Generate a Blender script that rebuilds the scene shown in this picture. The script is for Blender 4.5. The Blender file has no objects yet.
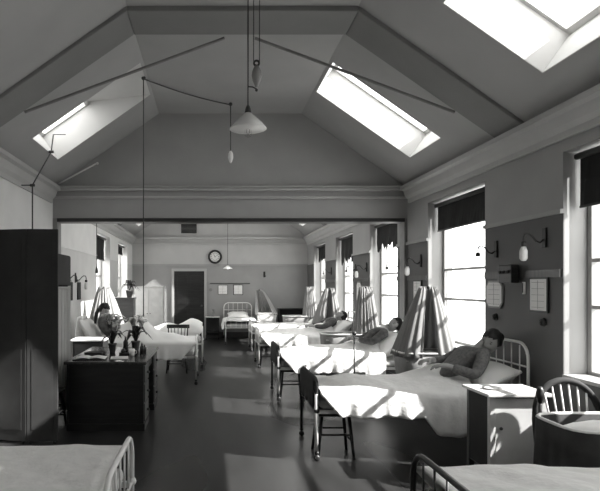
import bpy, bmesh, math, random
from mathutils import Vector, Matrix
random.seed(7)
sc = bpy.context.scene
COL = sc.collection
PI = math.pi

# ---------------------------------------------------------------- camera, sky, sun, exposure
cam_d = bpy.data.cameras.new('camera'); cam = bpy.data.objects.new('camera', cam_d); COL.objects.link(cam)
cam.location = (0, 0, 1.65); cam.rotation_euler = (PI/2, 0, 0)
cam_d.sensor_width = 36; cam_d.lens = 36*550/600
cam_d.shift_x = 90/600; cam_d.shift_y = 39.5/600
cam_d.clip_start = .05; cam_d.clip_end = 200
sc.camera = cam
w = bpy.data.worlds.new('sky'); sc.world = w; w.use_nodes = True
w.node_tree.nodes['Background'].inputs[0].default_value = (.93, .93, .91, 1)
w.node_tree.nodes['Background'].inputs[1].default_value = 3.0
sun_d = bpy.data.lights.new('sun', 'SUN'); sun = bpy.data.objects.new('sun', sun_d); COL.objects.link(sun)
sun_d.energy = 9.5; sun_d.angle = math.radians(.6); sun_d.color = (1, .99, .97)
SUN = Vector((-1.0, .31, -.76))
sun.rotation_euler = SUN.to_track_quat('-Z', 'Y').to_euler(); sun.location = (20, -6, 16)
sc.view_settings.view_transform = 'Standard'; sc.view_settings.look = 'None'
sc.view_settings.gamma = 1; sc.view_settings.use_curve_mapping = False
sc.view_settings.exposure = 1.08
sc.cycles.max_bounces = 9; sc.cycles.diffuse_bounces = 6; sc.cycles.transparent_max_bounces = 12
sc.cycles.caustics_reflective = False; sc.cycles.caustics_refractive = False
sc.cycles.sample_clamp_indirect = 10
def portal(loc, direction, sx, sy, xaxis):
    d = bpy.data.lights.new('portal', 'AREA'); d.shape = 'RECTANGLE'; d.size = sx; d.size_y = sy
    d.cycles.is_portal = True
    o = bpy.data.objects.new('portal', d); COL.objects.link(o)
    z = -Vector(direction).normalized(); x = Vector(xaxis).normalized(); y = z.cross(x)
    m = Matrix((x, y, z)).transposed().to_4x4(); m.translation = Vector(loc); o.matrix_world = m

# ---------------------------------------------------------------- materials
def mat(name, g, rough=.6, var=.0, scale=6., stretch=(1, 1, 1), metal=0., bump=0., g2=None, tint=(1, .995, .98), kind='noise'):
    m = bpy.data.materials.new(name); m.use_nodes = True; nt = m.node_tree; b = nt.nodes['Principled BSDF']
    b.inputs['Roughness'].default_value = rough; b.inputs['Metallic'].default_value = metal
    col = lambda v: (v*tint[0], v*tint[1], v*tint[2], 1)
    b.inputs['Base Color'].default_value = col(g)
    if var or bump:
        tc = nt.nodes.new('ShaderNodeTexCoord'); mp = nt.nodes.new('ShaderNodeMapping'); mp.inputs['Scale'].default_value = stretch
        n = nt.nodes.new('ShaderNodeTexNoise'); n.inputs['Scale'].default_value = scale; n.inputs['Detail'].default_value = 5
        nt.links.new(tc.outputs['Object'], mp.inputs[0]); nt.links.new(mp.outputs[0], n.inputs['Vector'])
        r = nt.nodes.new('ShaderNodeValToRGB'); r.color_ramp.elements[0].position = .3; r.color_ramp.elements[1].position = .7
        r.color_ramp.elements[0].color = col(g*(1-var)); r.color_ramp.elements[1].color = col((g2 or g)*(1+var))
        nt.links.new(n.outputs['Fac'], r.inputs[0]); nt.links.new(r.outputs[0], b.inputs['Base Color'])
        if bump:
            bp = nt.nodes.new('ShaderNodeBump'); bp.inputs['Strength'].default_value = bump; bp.inputs['Distance'].default_value = .02
            nt.links.new(n.outputs['Fac'], bp.inputs['Height']); nt.links.new(bp.outputs[0], b.inputs['Normal'])
    return m
def wall_mat(name, up, low, zline, var=.05, xmax=99):
    m = mat(name, up, .55, var, 2.5); nt = m.node_tree; b = nt.nodes['Principled BSDF']
    src = b.inputs['Base Color'].links[0].from_socket
    g = nt.nodes.new('ShaderNodeNewGeometry'); s = nt.nodes.new('ShaderNodeSeparateXYZ'); nt.links.new(g.outputs['Position'], s.inputs[0])
    lt = nt.nodes.new('ShaderNodeMath'); lt.operation = 'LESS_THAN'; lt.inputs[1].default_value = zline; nt.links.new(s.outputs['Z'], lt.inputs[0])
    mx = nt.nodes.new('ShaderNodeMix'); mx.data_type = 'RGBA'; mx.blend_type = 'MULTIPLY'
    lx = nt.nodes.new('ShaderNodeMath'); lx.operation = 'LESS_THAN'; lx.inputs[1].default_value = xmax; nt.links.new(s.outputs['X'], lx.inputs[0])
    mu = nt.nodes.new('ShaderNodeMath'); mu.operation = 'MULTIPLY'; nt.links.new(lt.outputs[0], mu.inputs[0]); nt.links.new(lx.outputs[0], mu.inputs[1]); nt.links.new(mu.outputs[0], mx.inputs[0]); nt.links.new(src, mx.inputs[6]); k = low/up; mx.inputs[7].default_value = (k, k, k, 1)
    nt.links.new(mx.outputs[2], b.inputs['Base Color'])
    return m
M = dict(
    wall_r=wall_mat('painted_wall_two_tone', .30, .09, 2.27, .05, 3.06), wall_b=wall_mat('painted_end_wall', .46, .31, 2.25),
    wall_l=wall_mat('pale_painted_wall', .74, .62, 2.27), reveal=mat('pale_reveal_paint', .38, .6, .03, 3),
    ceil=mat('ceiling_distemper', .37, .85, .05, 2), beam=mat('beam_paint', .34, .7, .04, 3), truss=mat('truss_dark', .2, .7, .04, 3), trim=mat('trim_paint', .42, .5, .03, 4),  # trusses toned darker than beams and ceiling
    shaft=mat('skylight_white_paint', .6, .6, .02, 4),
    iron_b=mat('black_iron', .025, .4, .1, 9), iron_w=mat('white_enamel_iron', .75, .3, .04, 9), iron_g=mat('grey_enamel_iron', .22, .35, .1, 9),
    sheet=mat('white_cotton', .80, .9, .03, 5, bump=.25), cover=mat('woven_counterpane', .82, .92, .05, 14, bump=.5),
    pillow=mat('pillow_cotton', .84, .9, .02, 6, bump=.2), tick=mat('mattress_ticking', .45, .9, .08, 20),
    curtain=mat('grey_muslin', .32, .9, .08, 9, (1, 1, .3)), curtain_w=mat('pale_muslin', .5, .9, .08, 9, (1, 1, .3)),
    panelcloth=mat('grey_cot_lining', .27, .9, .1, 12), darkcloth=mat('dark_drape_cloth', .035, .95, .2, 12),
    wood_d=mat('dark_stained_wood', .014, .38, .45, 3, (1, 1, 9)), wood_m=mat('brown_varnished_wood', .07, .35, .35, 3, (1, 9, 1)),
    desk_top=mat('polished_desk_top', .06, .16, .3, 3, (9, 1, 1)), wood_l=mat('pale_painted_wood', .62, .45, .1, 5),
    black=mat('black_lacquer', .026, .85, .2, 5), blind=mat('black_blind_cloth', .012, .9, .2, 8),
    skin=mat('skin', .33, .55, .05, 8), hair=mat('dark_hair', .012, .55, .4, 30, (1, 1, 6)), gown=mat('grey_bed_jacket', .12, .9, .2, 40, g2=.15),
    shawl=mat('dark_shawl', .08, .95, .4, 18), gown_w=mat('pale_nightgown', .6, .9, .1, 20),
    porcelain=mat('white_porcelain', .8, .15), bulbmat=mat('bulb_glass', .7, .08), paper=mat('paper', .8, .8, .03, 12), ink=mat('ink', .02, .4),
    leaf=mat('dark_leaf', .03, .4, .4, 12), petal=mat('white_petal', .82, .6, .04, 9), clay=mat('clay_pot', .12, .8, .2, 9),
    brass=mat('tarnished_brass', .10, .35, .2, 9, metal=.6), asphalt=mat('outside_ground', .3, .9, .1, 3))
# floor: dark polished boards/linoleum
m = mat('polished_dark_floor', .028, .27, .3, 1.6, (3, .6, 1)); M['floor'] = m
nt = m.node_tree; b = nt.nodes['Principled BSDF']
b.inputs['Specular IOR Level'].default_value = .16; n2 = nt.nodes.new('ShaderNodeTexNoise'); n2.inputs['Scale'].default_value = 5; mr = nt.nodes.new('ShaderNodeMapRange')
mr.inputs[3].default_value = .2; mr.inputs[4].default_value = .38; nt.links.new(n2.outputs['Fac'], mr.inputs[0]); nt.links.new(mr.outputs[0], b.inputs['Roughness'])
# clear glass
m = bpy.data.materials.new('window_glass'); m.use_nodes = True; nt = m.node_tree; nt.nodes.clear()
out = nt.nodes.new('ShaderNodeOutputMaterial'); tr = nt.nodes.new('ShaderNodeBsdfTransparent'); gl = nt.nodes.new('ShaderNodeBsdfGlossy'); mx = nt.nodes.new('ShaderNodeMixShader')
tr.inputs[0].default_value = (.93, .93, .93, 1); gl.inputs['Roughness'].default_value = .05; mx.inputs[0].default_value = .05
nt.links.new(tr.outputs[0], mx.inputs[1]); nt.links.new(gl.outputs[0], mx.inputs[2]); nt.links.new(mx.outputs[0], out.inputs[0]); M['glass'] = m
# muslin lets some light through
for k in ('curtain', 'curtain_w', 'blind'):
    nt = M[k].node_tree; b = nt.nodes['Principled BSDF']; out = nt.nodes['Material Output']
    t = nt.nodes.new('ShaderNodeBsdfTranslucent'); mx = nt.nodes.new('ShaderNodeMixShader'); mx.inputs[0].default_value = .35 if k != 'blind' else .02
    v = .3 if k != 'blind' else .02; t.inputs[0].default_value = (v, v, v, 1)
    nt.links.new(b.outputs[0], mx.inputs[1]); nt.links.new(t.outputs[0], mx.inputs[2]); nt.links.new(mx.outputs[0], out.inputs[0])

# ---------------------------------------------------------------- geometry collector
class G:
    def __init__(s, off=(0, 0, 0)): s.bm = bmesh.new(); s.off = Vector(off)
    def hexa(s, v):
        vs = [s.bm.verts.new(p) for p in v]
        for f in ((0, 3, 2, 1), (4, 5, 6, 7), (0, 1, 5, 4), (1, 2, 6, 5), (2, 3, 7, 6), (3, 0, 4, 7)): s.bm.faces.new([vs[i] for i in f])
        return s
    def box(s, a, b):
        x0, y0, z0 = map(min, a, b); x1, y1, z1 = map(max, a, b)
        return s.hexa([(x0, y0, z0), (x1, y0, z0), (x1, y1, z0), (x0, y1, z0), (x0, y0, z1), (x1, y0, z1), (x1, y1, z1), (x0, y1, z1)])
    def obox(s, o, a, b, c):
        o, a, b, c = map(Vector, (o, a, b, c)); return s.hexa([o, o+a, o+a+b, o+b, o+c, o+a+c, o+a+b+c, o+b+c])
    def tube(s, pts, r, seg=8, closed=False, cap=True):
        pts = [Vector(p) for p in pts]; n = len(pts); rings = []; rs = r if isinstance(r, (list, tuple)) else [r]*n; prev = None
        for i, p in enumerate(pts):
            if closed: d = pts[(i+1) % n]-pts[i-1]
            else: d = pts[min(i+1, n-1)]-pts[max(i-1, 0)]
            d.normalize()
            if prev is None: u = d.cross(Vector((0, 0, 1)) if abs(d.z) < .9 else Vector((1, 0, 0))); 
            else: u = prev-d*prev.dot(d)
            u.normalize(); prev = u; v = d.cross(u)
            rings.append([s.bm.verts.new(p+(u*math.cos(2*PI*k/seg)+v*math.sin(2*PI*k/seg))*rs[i]) for k in range(seg)])
        rr = range(n if closed else n-1)
        for i in rr:
            a, b = rings[i], rings[(i+1) % n]
            for k in range(seg): s.bm.faces.new((a[k], a[(k+1) % seg], b[(k+1) % seg], b[k]))
        if not closed and cap: s.bm.faces.new(rings[0][::-1]); s.bm.faces.new(rings[-1])
        return s
    def lathe(s, prof, c=(0, 0, 0), seg=16, axis='z', wob=0):
        c = Vector(c); rings = []
        for r, z in prof:
            ring = []
            for k in range(seg):
                a = 2*PI*k/seg; rr = max(r, .0004)*(1+wob*(k % 2)); x, y = rr*math.cos(a), rr*math.sin(a)
                ring.append(s.bm.verts.new(c+Vector({'z': (x, y, z), 'y': (x, z, y), 'x': (z, x, y)}[axis])))
            rings.append(ring)
        for a, b in zip(rings, rings[1:]):
            for k in range(seg): s.bm.faces.new((a[k], a[(k+1) % seg], b[(k+1) % seg], b[k]))
        s.bm.faces.new(rings[0][::-1]); s.bm.faces.new(rings[-1]); return s
    def ball(s, c, r, seg=12):
        r = (r, r, r) if not isinstance(r, (tuple, list)) else r
        m = Matrix.Translation(c) @ Matrix.Diagonal((r[0], r[1], r[2], 1))
        bmesh.ops.create_uvsphere(s.bm, u_segments=seg, v_segments=max(6, seg*2//3), radius=1, matrix=m); return s
    def grid(s, P):
        V = [[s.bm.verts.new(p) for p in row] for row in P]
        for a, b in zip(V, V[1:]):
            for k in range(len(a)-1): s.bm.faces.new((a[k], a[k+1], b[k+1], b[k]))
        return s
    def prism(s, prof, y0, y1, axis='y'):
        f = {'y': lambda p, t: (p[0], t, p[1]), 'x': lambda p, t: (t, p[0], p[1]), 'z': lambda p, t: (p[0], p[1], t)}[axis]
        a = [s.bm.verts.new(f(p, y0)) for p in prof]; b = [s.bm.verts.new(f(p, y1)) for p in prof]; n = len(prof)
        s.bm.faces.new(a); s.bm.faces.new(b[::-1])
        for k in range(n): s.bm.faces.new((a[k], b[k], b[(k+1) % n], a[(k+1) % n]))
        return s
    def build(s, name, m, parent=None, smooth=False, bevel=0, solid=0, sub=0):
        for v in s.bm.verts: v.co -= s.off
        bmesh.ops.recalc_face_normals(s.bm, faces=s.bm.faces)
        me = bpy.data.meshes.new(name); s.bm.to_mesh(me); s.bm.free()
        if smooth:
            me.polygons.foreach_set('use_smooth', [True]*len(me.polygons))
        me.materials.append(M[m] if isinstance(m, str) else m)
        o = bpy.data.objects.new(name, me); COL.objects.link(o)
        if parent is not None: o.parent = parent
        else: o.location = s.off
        if solid: md = o.modifiers.new('s', 'SOLIDIFY'); md.thickness = solid; md.offset = 0
        if bevel: md = o.modifiers.new('b', 'BEVEL'); md.width = bevel; md.segments = 2; md.limit_method = 'ANGLE'
        if sub: md = o.modifiers.new('u', 'SUBSURF'); md.levels = sub; md.render_levels = sub
        return o
def tag(o, label, cat, group=None, kind=None):
    o['label'] = label; o['category'] = cat
    if group: o['group'] = group
    if kind: o['kind'] = kind
    return o
def struct(o): o['kind'] = 'structure'; return o
def thing(name, label, cat, loc=(0, 0, 0), rz=0, group=None):
    o = bpy.data.objects.new(name, None); COL.objects.link(o); o.location = loc; o.rotation_euler = (0, 0, rz); o.empty_display_size = .1
    return tag(o, label, cat, group)
def dup(root, loc=None, rz=None, label=None, group=None, scale=None):
    r = root.copy(); COL.objects.link(r)
    if loc is not None: r.location = loc
    if rz is not None: r.rotation_euler = (0, 0, rz)
    if scale: r.scale = scale
    if label: r['label'] = label
    if group: r['group'] = group
    for ch in list(root.children):
        c = ch.copy(); COL.objects.link(c); c.parent = r
        for g in ch.children:
            d = g.copy(); COL.objects.link(d); d.parent = c
    return r
def arc(cx, cz, r, a0, a1, n): return [(cx+r*math.cos(a0+(a1-a0)*i/n), cz+r*math.sin(a0+(a1-a0)*i/n)) for i in range(n+1)]

# ---------------------------------------------------------------- room shell
LX, RX, YB, YF = -2.43, 3.05, -2.2, 17.2
TW = .34          # wall thickness
WT, FT = 3.15, 4.3          # wall top, flat ceiling height
XC = (LX+RX)/2; FXL, FXR = XC-1.1, XC+1.1
PY0, PY1 = 8.5, 8.72        # partition
WIN_R = [(.4, 1.95), (3.25, 4.75), (6.1, 7.7), (8.95, 10.5), (11.75, 13.35), (14.55, 16.15)]  # first window is out of view, added to light the near right bed
WIN_L = [(11.75, 13.35), (14.55, 16.15)]
SILL, HEAD = .85, 2.8
struct(G().box((LX-TW, YB-.3, -.1), (RX+TW, YF+.3, 0)).build('floor', 'floor'))
def side_wall(name, x0, x1, wins, m):
    g = G(); y = YB
    for a, b in wins:
        g.box((x0, y, 0), (x1, a, WT+.3)); g.box((x0, a, 0), (x1, b, SILL)); g.box((x0, a, HEAD), (x1, b, WT+.3)); y = b
    g.box((x0, y, 0), (x1, YF, WT+.3)); return struct(g.build(name, m))
side_wall('wall_right', RX, RX+TW, WIN_R, 'wall_r')
side_wall('wall_left', LX-TW, LX, WIN_L, 'wall_l')
struct(G().box((LX-TW, YF, 0), (RX+TW, YF+.3, FT+.2)).build('wall_back', 'wall_b'))
struct(G().box((LX-TW, YB-.3, 0), (RX+TW, YB, FT+.2)).build('wall_front', 'wall_b'))
# partition: lintel, gable above it, and narrow nibs
gp = [(LX, 2.68), (RX, 2.68), (RX, WT), (FXR, FT), (FXL, FT), (LX, WT)]
struct(G().prism(gp, PY0, PY1).build('wall_partition', 'beam'))
g = G(); g.box((LX, PY0, 0), (LX+.07, PY1, 2.68)); g.box((RX-.045, PY0, 0), (RX, PY1, 2.68)); struct(g.build('wall_partition_nibs', 'iron_g'))
struct(G().box((LX+.07, PY0-.02, 2.625), (RX-.045, PY1+.02, 2.68)).build('trim_steel_girder', 'iron_b'))
g = G()
g.box((LX, PY0-.06, 3.10), (RX, PY0, 3.15)); g.box((LX, PY0-.035, 2.98), (RX, PY0, 3.02)); g.box((LX, PY0-.10, 3.15), (RX, PY0, 3.17))
struct(g.build('trim_partition_cornice', 'trim', bevel=.012))
# ceiling: two slopes with skylight openings and a flat crown
SKY_R = [(.75, 1.75), (3.5, 4.5), (6.48, 7.48), (9.0, 11.1), (11.7, 13.9), (15.2, 16.2)]  # first one added unseen for the corner bed; long pair stretched for far-room light
SKY_L = [(6.5, 7.6), (9.0, 11.1), (11.7, 13.9), (15.2, 16.2)]  # middle two made longer to brighten the far room
T0, T1_ALL = .2, .98; SD = .42; windex = 0
def TT(a): return .70 if 2 < a < 4 else T1_ALL
def slope(side, holes):
    xw, xf = (RX, FXR) if side > 0 else (LX, FXL)
    P = lambda t, y, d=0: Vector((xw+(xf-xw)*t, y, WT+(FT-WT)*t))+N*d
    tv = Vector((xf-xw, 0, FT-WT)).normalized(); N = Vector((-tv.z, 0, tv.x)) if tv.x > 0 else Vector((tv.z, 0, -tv.x))
    def slab(g, ta, tb, ya, yb, d0=0, d1=.12):
        g.hexa([P(ta, ya, d0), P(tb, ya, d0), P(tb, yb, d0), P(ta, yb, d0), P(ta, ya, d1), P(tb, ya, d1), P(tb, yb, d1), P(ta, yb, d1)])
    g = G(); y = YB
    for a, b in holes:
        slab(g, -.12, 1.04, y, a); slab(g, -.12, T0, a, b); slab(g, TT(a), 1.04, a, b); y = b
    slab(g, -.12, 1.04, y, YF); struct(g.build('ceiling_slope', 'ceil'))
    for a, b in holes:
        global windex; windex += 1; T1 = TT(a); TG = T1 if side > 0 else .60
        dt = .03/((Vector((xf-xw, 0, FT-WT))).length)
        s = G(); slab(s, T0-dt, T0+.2*dt, a-.03, b+.03, .004, SD); s.hexa([P(T1-.2*dt, a-.03, .004), P(T1+dt, a-.03, .004), P(T1+dt, b+.03, .004), P(T1-.2*dt, b+.03, .004), P(TG-.2*dt, a-.03, SD), P(TG+dt, a-.03, SD), P(TG+dt, b+.03, SD), P(TG-.2*dt, b+.03, SD)])
        slab(s, T0+.2*dt, T1-.2*dt, a-.03, a+.006, .004, SD); slab(s, T0+.2*dt, T1-.2*dt, b-.006, b+.03, .004, SD)
        so = struct(s.build('window_%d' % windex, 'shaft'))
        f = G()
        for k in range(3): t = T0+(T1-T0)*(k+.5)/3
        T1 = TG
        slab(f, T0, T1, a, a+.04, SD-.04, SD); slab(f, T0, T1, b-.04, b, SD-.04, SD)
        slab(f, T0, T0+2*dt, a, b, SD-.04, SD); slab(f, T1-2*dt, T1, a, b, SD-.04, SD)
        slab(f, T0, T1, (a+b)/2-.012, (a+b)/2+.012, SD-.04, SD)
        f.build('skylight_frame', 'shaft', so)
        q = G(); slab(q, T0, T1, a, b, SD-.025, SD-.02); q.build('pane', 'glass', so)
        c = (P(T0, a, SD+.03)+P(T1, b, SD+.03))/2
        portal(c, -N, (P(T1, 0)-P(T0, 0)).length, b-a, tv)
slope(1, SKY_R); slope(-1, SKY_L)
struct(G().box((FXL-.02, YB, FT), (FXR+.02, YF, FT+.12)).build('ceiling', 'ceil'))
# outer gutters close the wall heads
g = G(); g.box((LX-TW, YB, WT+.25), (LX-.2, YF, WT+.35)); g.box((RX+.2, YB, WT+.25), (RX+TW, YF, WT+.35)); struct(g.build('trim_wall_head', 'ceil'))
# trusses boxed in plaster
def truss(y0, y1, name, rods=True):
    g = G(); d = .05
    for s in (-1, 1):
        xw, xf = (RX, FXR) if s > 0 else (LX, FXL)
        g.hexa([(xw, y0, WT-.04), (xf, y0, FT-d), (xf, y1, FT-d), (xw, y1, WT-.04), (xw, y0, WT+.02), (xf, y0, FT+.01), (xf, y1, FT+.01), (xw, y1, WT+.02)])
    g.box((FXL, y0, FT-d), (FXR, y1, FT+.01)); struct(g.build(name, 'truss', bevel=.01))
    if rods:
        for s in (-1, 1):
            o = G().tube([(XC+s*2.25, y1+.04, 3.46), (XC+s*.16, y1+.04, 4.235)], .016).build('trim_tie_rod', 'iron_g'); struct(o)
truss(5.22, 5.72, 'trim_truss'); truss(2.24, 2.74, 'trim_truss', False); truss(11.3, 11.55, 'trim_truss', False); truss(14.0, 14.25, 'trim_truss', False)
# wall cornices and rails
def cornice(side, y0, y1):
    x = RX if side > 0 else LX; s = -side
    pr = [(x, 2.90), (x+s*.03, 2.90), (x+s*.03, 2.96), (x+s*.07, 3.0), (x+s*.10, 3.08), (x+s*.15, 3.10), (x+s*.15, 3.15), (x, 3.16)]
    struct(G().prism(pr, y0, y1).build('trim_cornice', 'trim'))
cornice(1, YB, PY0-.1); cornice(-1, YB, PY0-.1); cornice(1, PY1, YF); cornice(-1, PY1, YF)
g = G(); g.box((LX+.15, YF-.10, 3.08), (RX-.15, YF, 3.15)); g.box((LX+.03, YF-.04, 2.93), (RX-.03, YF, 2.97)); struct(g.build('trim_back_cornice', 'trim'))
g = G(); g.box((LX, YF-.025, 2.25), (RX, YF, 2.30)); struct(g.build('trim_back_rail', 'beam'))
g = G()
for a, b in zip([(0, YB)]+WIN_R, WIN_R): g.box((RX-.025, a[1], 2.27), (RX, b[0], 2.31))
struct(g.build('trim_dado_rail', 'beam'))
g = G()
for a, b in zip([(0, YB)]+WIN_R, WIN_R): g.box((RX-.02, a[1]+.02, 1.72), (RX, b[0]-.02, 1.79))
g.build('trim_conduit_board', 'wood_m')['kind'] = 'structure'
g = G(); g.box((LX, YB, 2.27), (LX+.02, 11.75, 2.30)); struct(g.build('trim_left_rail', 'wall_l'))
g = G(); g.box((RX-.02, YB, 0), (RX, YF, .18)); struct(g.build('baseboard_right', 'wood_m'))
g = G(); g.box((LX, YB, 0), (LX+.02, YF, .18)); struct(g.build('baseboard_left', 'wood_m'))
g = G(); g.box((LX+.02, YF-.02, 0), (-1.2, YF, .18)); g.box((-.1, YF-.02, 0), (RX-.02, YF, .18)); struct(g.build('baseboard_back', 'wood_m'))
# windows
def window(side, a, b, blind=None, label=None):
    global windex; windex += 1
    xf = RX+.24 if side > 0 else LX-.24; s = side
    X = lambda d: xf+s*d
    g = G()
    g.box((X(-.03), a, SILL), (X(.03), a+.05, HEAD)); g.box((X(-.03), b-.05, SILL), (X(.03), b, HEAD))
    g.box((X(-.03), a+.05, SILL), (X(.03), b-.05, SILL+.06)); g.box((X(-.03), a+.05, HEAD-.05), (X(.03), b-.05, HEAD))
    fr = struct(g.build('window_%d' % windex, 'reveal', bevel=.004))
    for z in (1.46, 1.86): G().box((X(-.025), a+.05, z-.016), (X(.025), b-.05, z+.016)).build('glazing_bar', 'reveal', fr)
    for z0, z1 in ((SILL+.06, 1.444), (1.476, 1.844), (1.876, HEAD-.05)): G().box((X(-.004), a+.05, z0), (X(.004), b-.05, z1)).build('pane', 'glass', fr)
    g = G(); g.box((X(-.25), a+.0, SILL-.001), (X(-.03), b, SILL+.03)); g.build('window_sill', 'trim', fr, bevel=.006)
    portal((X(.16), (a+b)/2, (SILL+HEAD)/2), (-s, 0, 0), b-a, HEAD-SILL, (0, 1, 0))
for i, (a, b) in enumerate(WIN_R): window(1, a, b)
for a, b in WIN_L: window(-1, a, b)
# black blinds
def blind(side, a, b, drop, label, rag=0):
    x = (RX+.10) if side > 0 else (LX-.10)
    r = thing('roller_blind', label, 'blind', (x, (a+b)/2, HEAD-.05), 0, 'black blinds at the window heads')
    hw = (b-a)/2-.03
    G().tube([(0, -hw, 0), (0, hw, 0)], .028, 12).build('roller', 'iron_b', r, True)
    n = 24; P = []
    for k in range(n+1):
        y = -hw+2*hw*k/n; d = drop+(rag*(math.sin(k*2.3)+math.sin(k*.9+1))*.5 if rag else 0)
        P.append([(.03*side, y, .0), (.035*side+.006*math.sin(k), y, -d*.5), (.03*side+.01*math.sin(k*1.3), y, -d)])
    G().grid(P).build('blind_cloth', 'blind', r, solid=.003)
    if not rag: G().box((.02*side, -hw, -drop-.02), (.04*side, hw, -drop)).build('bottom_lath', 'wood_d', r)
blind(1, *WIN_R[1], .42, 'black roller blind in the window at the right edge, beside the near cot')
blind(1, *WIN_R[2], .34, 'black roller blind half drawn in the window beside the nearest wall lamps')
blind(1, *WIN_R[3], .42, 'ragged black blind in the window just past the partition girder', .12)
blind(1, *WIN_R[4], .55, 'ragged black blind in the third window along the right wall', .14)
blind(1, *WIN_R[5], .40, 'small black blind in the farthest window on the right', .08)
blind(-1, *WIN_L[0], .50, 'black blind in the nearer window of the left wall')
blind(-1, *WIN_L[1], .22, 'short black blind in the left window next to the end wall')
# door, vent, clock on end wall
g = G(); g.box((-1.2, YF-.05, 0), (-1.12, YF, 2.16)); g.box((-.18, YF-.05, 0), (-.1, YF, 2.16)); g.box((-1.12, YF-.05, 2.08), (-.18, YF, 2.16))
d = struct(g.build('door_1', 'trim', bevel=.006))
G().box((-1.12, YF-.03, .01), (-.18, YF-.002, 2.08)).build('door_leaf', 'wood_d', d, bevel=.004)
g = G()
for z0, z1 in ((.2, .9), (1.05, 1.95)):
    for x0, x1 in ((-1.02, -.70), (-.60, -.28)): g.box((x0, YF-.038, z0), (x1, YF-.03, z1))
g.build('door_panel', 'wood_d', d, bevel=.006)
G().ball((-.26, YF-.06, 1.0), .03).build('door_knob', 'brass', d, True)
v = thing('wall_vent', 'small dark louvred vent high on the end wall', 'vent', (-.66, YF, 3.4))
for o in (v,): o.location = (-.66, YF-.101, 3.41)
g = G(); g.box((-.24, .06, -.14), (.24, .10, -.12)); g.box((-.24, .06, .12), (.24, .10, .14)); g.box((-.24, .06, -.12), (-.22, .10, .12)); g.box((.22, .06, -.12), (.24, .10, .12)); g.build('frame', 'iron_b', v)
for k in range(6): G().obox((-.22, .065, -.11+k*.04), (.44, 0, 0), (0, .03, .012), (0, .004, .02)).build('louvre', 'iron_b', v)
c = thing('wall_clock', 'round wall clock with black rim above the end wall door', 'clock', (.155, YF, 2.53))
G().lathe([(.0, -.05), (.16, -.05), (.165, -.045), (.165, 0)], seg=32, axis='y').build('clock_face', 'paper', c)
g = G(); g.tube([(.185*math.cos(2*PI*k/40), -.05, .185*math.sin(2*PI*k/40)) for k in range(40)], .035, 10, True); g.build('rim', 'black', c, True)
for k in range(12):
    a = k*PI/6; g = G(); u = Vector((math.sin(a), 0, math.cos(a))); p = Vector((u.z, 0, -u.x))
    g.obox(u*.10-p*.009+Vector((0, -.054, 0)), p*.018, u*.035, (0, .003, 0)); g.build('numeral', 'ink', c)
for a, l, wd, nm in ((math.radians(330), .075, .012, 'hour_hand'), (math.radians(55), .115, .008, 'minute_hand')):
    u = Vector((math.sin(a), 0, math.cos(a))); p = Vector((u.z, 0, -u.x)); G().obox(-u*.02-p*wd/2+Vector((0, -.058, 0)), p*wd, u*(l+.02), (0, .003, 0)).build(nm, 'ink', c)

# ---------------------------------------------------------------- beds
L, W = 1.98, .86
def bed_end(x, h, z_low, dark, knob=True):
    g = G(); hw = W/2; r = .15
    pts = [(x, -hw, .09), (x, -hw, h-r)]+[(x, y, z) for y, z in arc(-hw+r, h-r, r, PI, PI/2, 6)][1:]+[(x, y, z) for y, z in arc(hw-r, h-r, r, PI/2, 0, 6)]+[(x, hw, .09)]
    g.tube(pts, .015, 10)
    return g
def make_bed(name, label, fin_foot='iron_w', fin_head='iron_w', loc=(0, 0, 0), rz=0, fh=.76, hh=1.10):
    t = thing(name, label, 'bed', loc, rz, 'iron ward beds')
    for x, h, fin, nm in ((0, fh, fin_foot, 'foot_frame'), (L, hh, fin_head, 'head_frame')):
        f = bed_end(x, h, .5, fin).build(nm, fin, t, True)
        G().tube([(x, -W/2, .47), (x, W/2, .47)], .011).build('cross_rail', fin, f, True)
        if x: G().tube([(x, -W/2, h-.22), (x, W/2, h-.22)], .009).build('cross_rail', fin, f, True)
        for k in range(1, 6):
            y = -W/2+W*k/6; G().tube([(x, y, .47), (x, y, h-(.0 if 1 < k < 5 else .02)-.006)], .006, 6).build('spindle', fin, f, True)
        for y in (-W/2, W/2):
            G().ball((x, y, .47), .027).build('joint_knuckle', fin, f, True)
            c = G(); c.lathe([(.008, .10), (.022, .085), (.022, .07), (.012, .06)], (x, y, 0), 10); c.lathe([(.01, -.014), (.028, -.012), (.028, .012), (.01, .014)], (x, y, .031), 12, 'y'); c.build('caster', 'iron_b', f, True)
    for y in (-W/2+.02, W/2-.02): G().box((0, y-.012, .44), (L, y+.012, .475)).build('side_rail', fin_head, t)
    g = G()
    for k in range(1, 14): g.tube([(.02+k*L/14, -W/2+.03, .462), (.02+k*L/14, W/2-.03, .462)], .004, 4)
    for k in range(1, 8): g.tube([(.01, -W/2+.03+k*.1, .462), (L-.01, -W/2+.03+k*.1, .462)], .004, 4)
    g.build('wire_mesh_base', 'iron_g', t)
    G().box((.04, -W/2+.02, .478), (L-.04, W/2-.02, .565)).build('mattress', 'tick', t, bevel=.035)
    return t
def tf(loc, rz): return Matrix.Translation(loc) @ Matrix.Rotation(rz, 4, 'Z')
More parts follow.
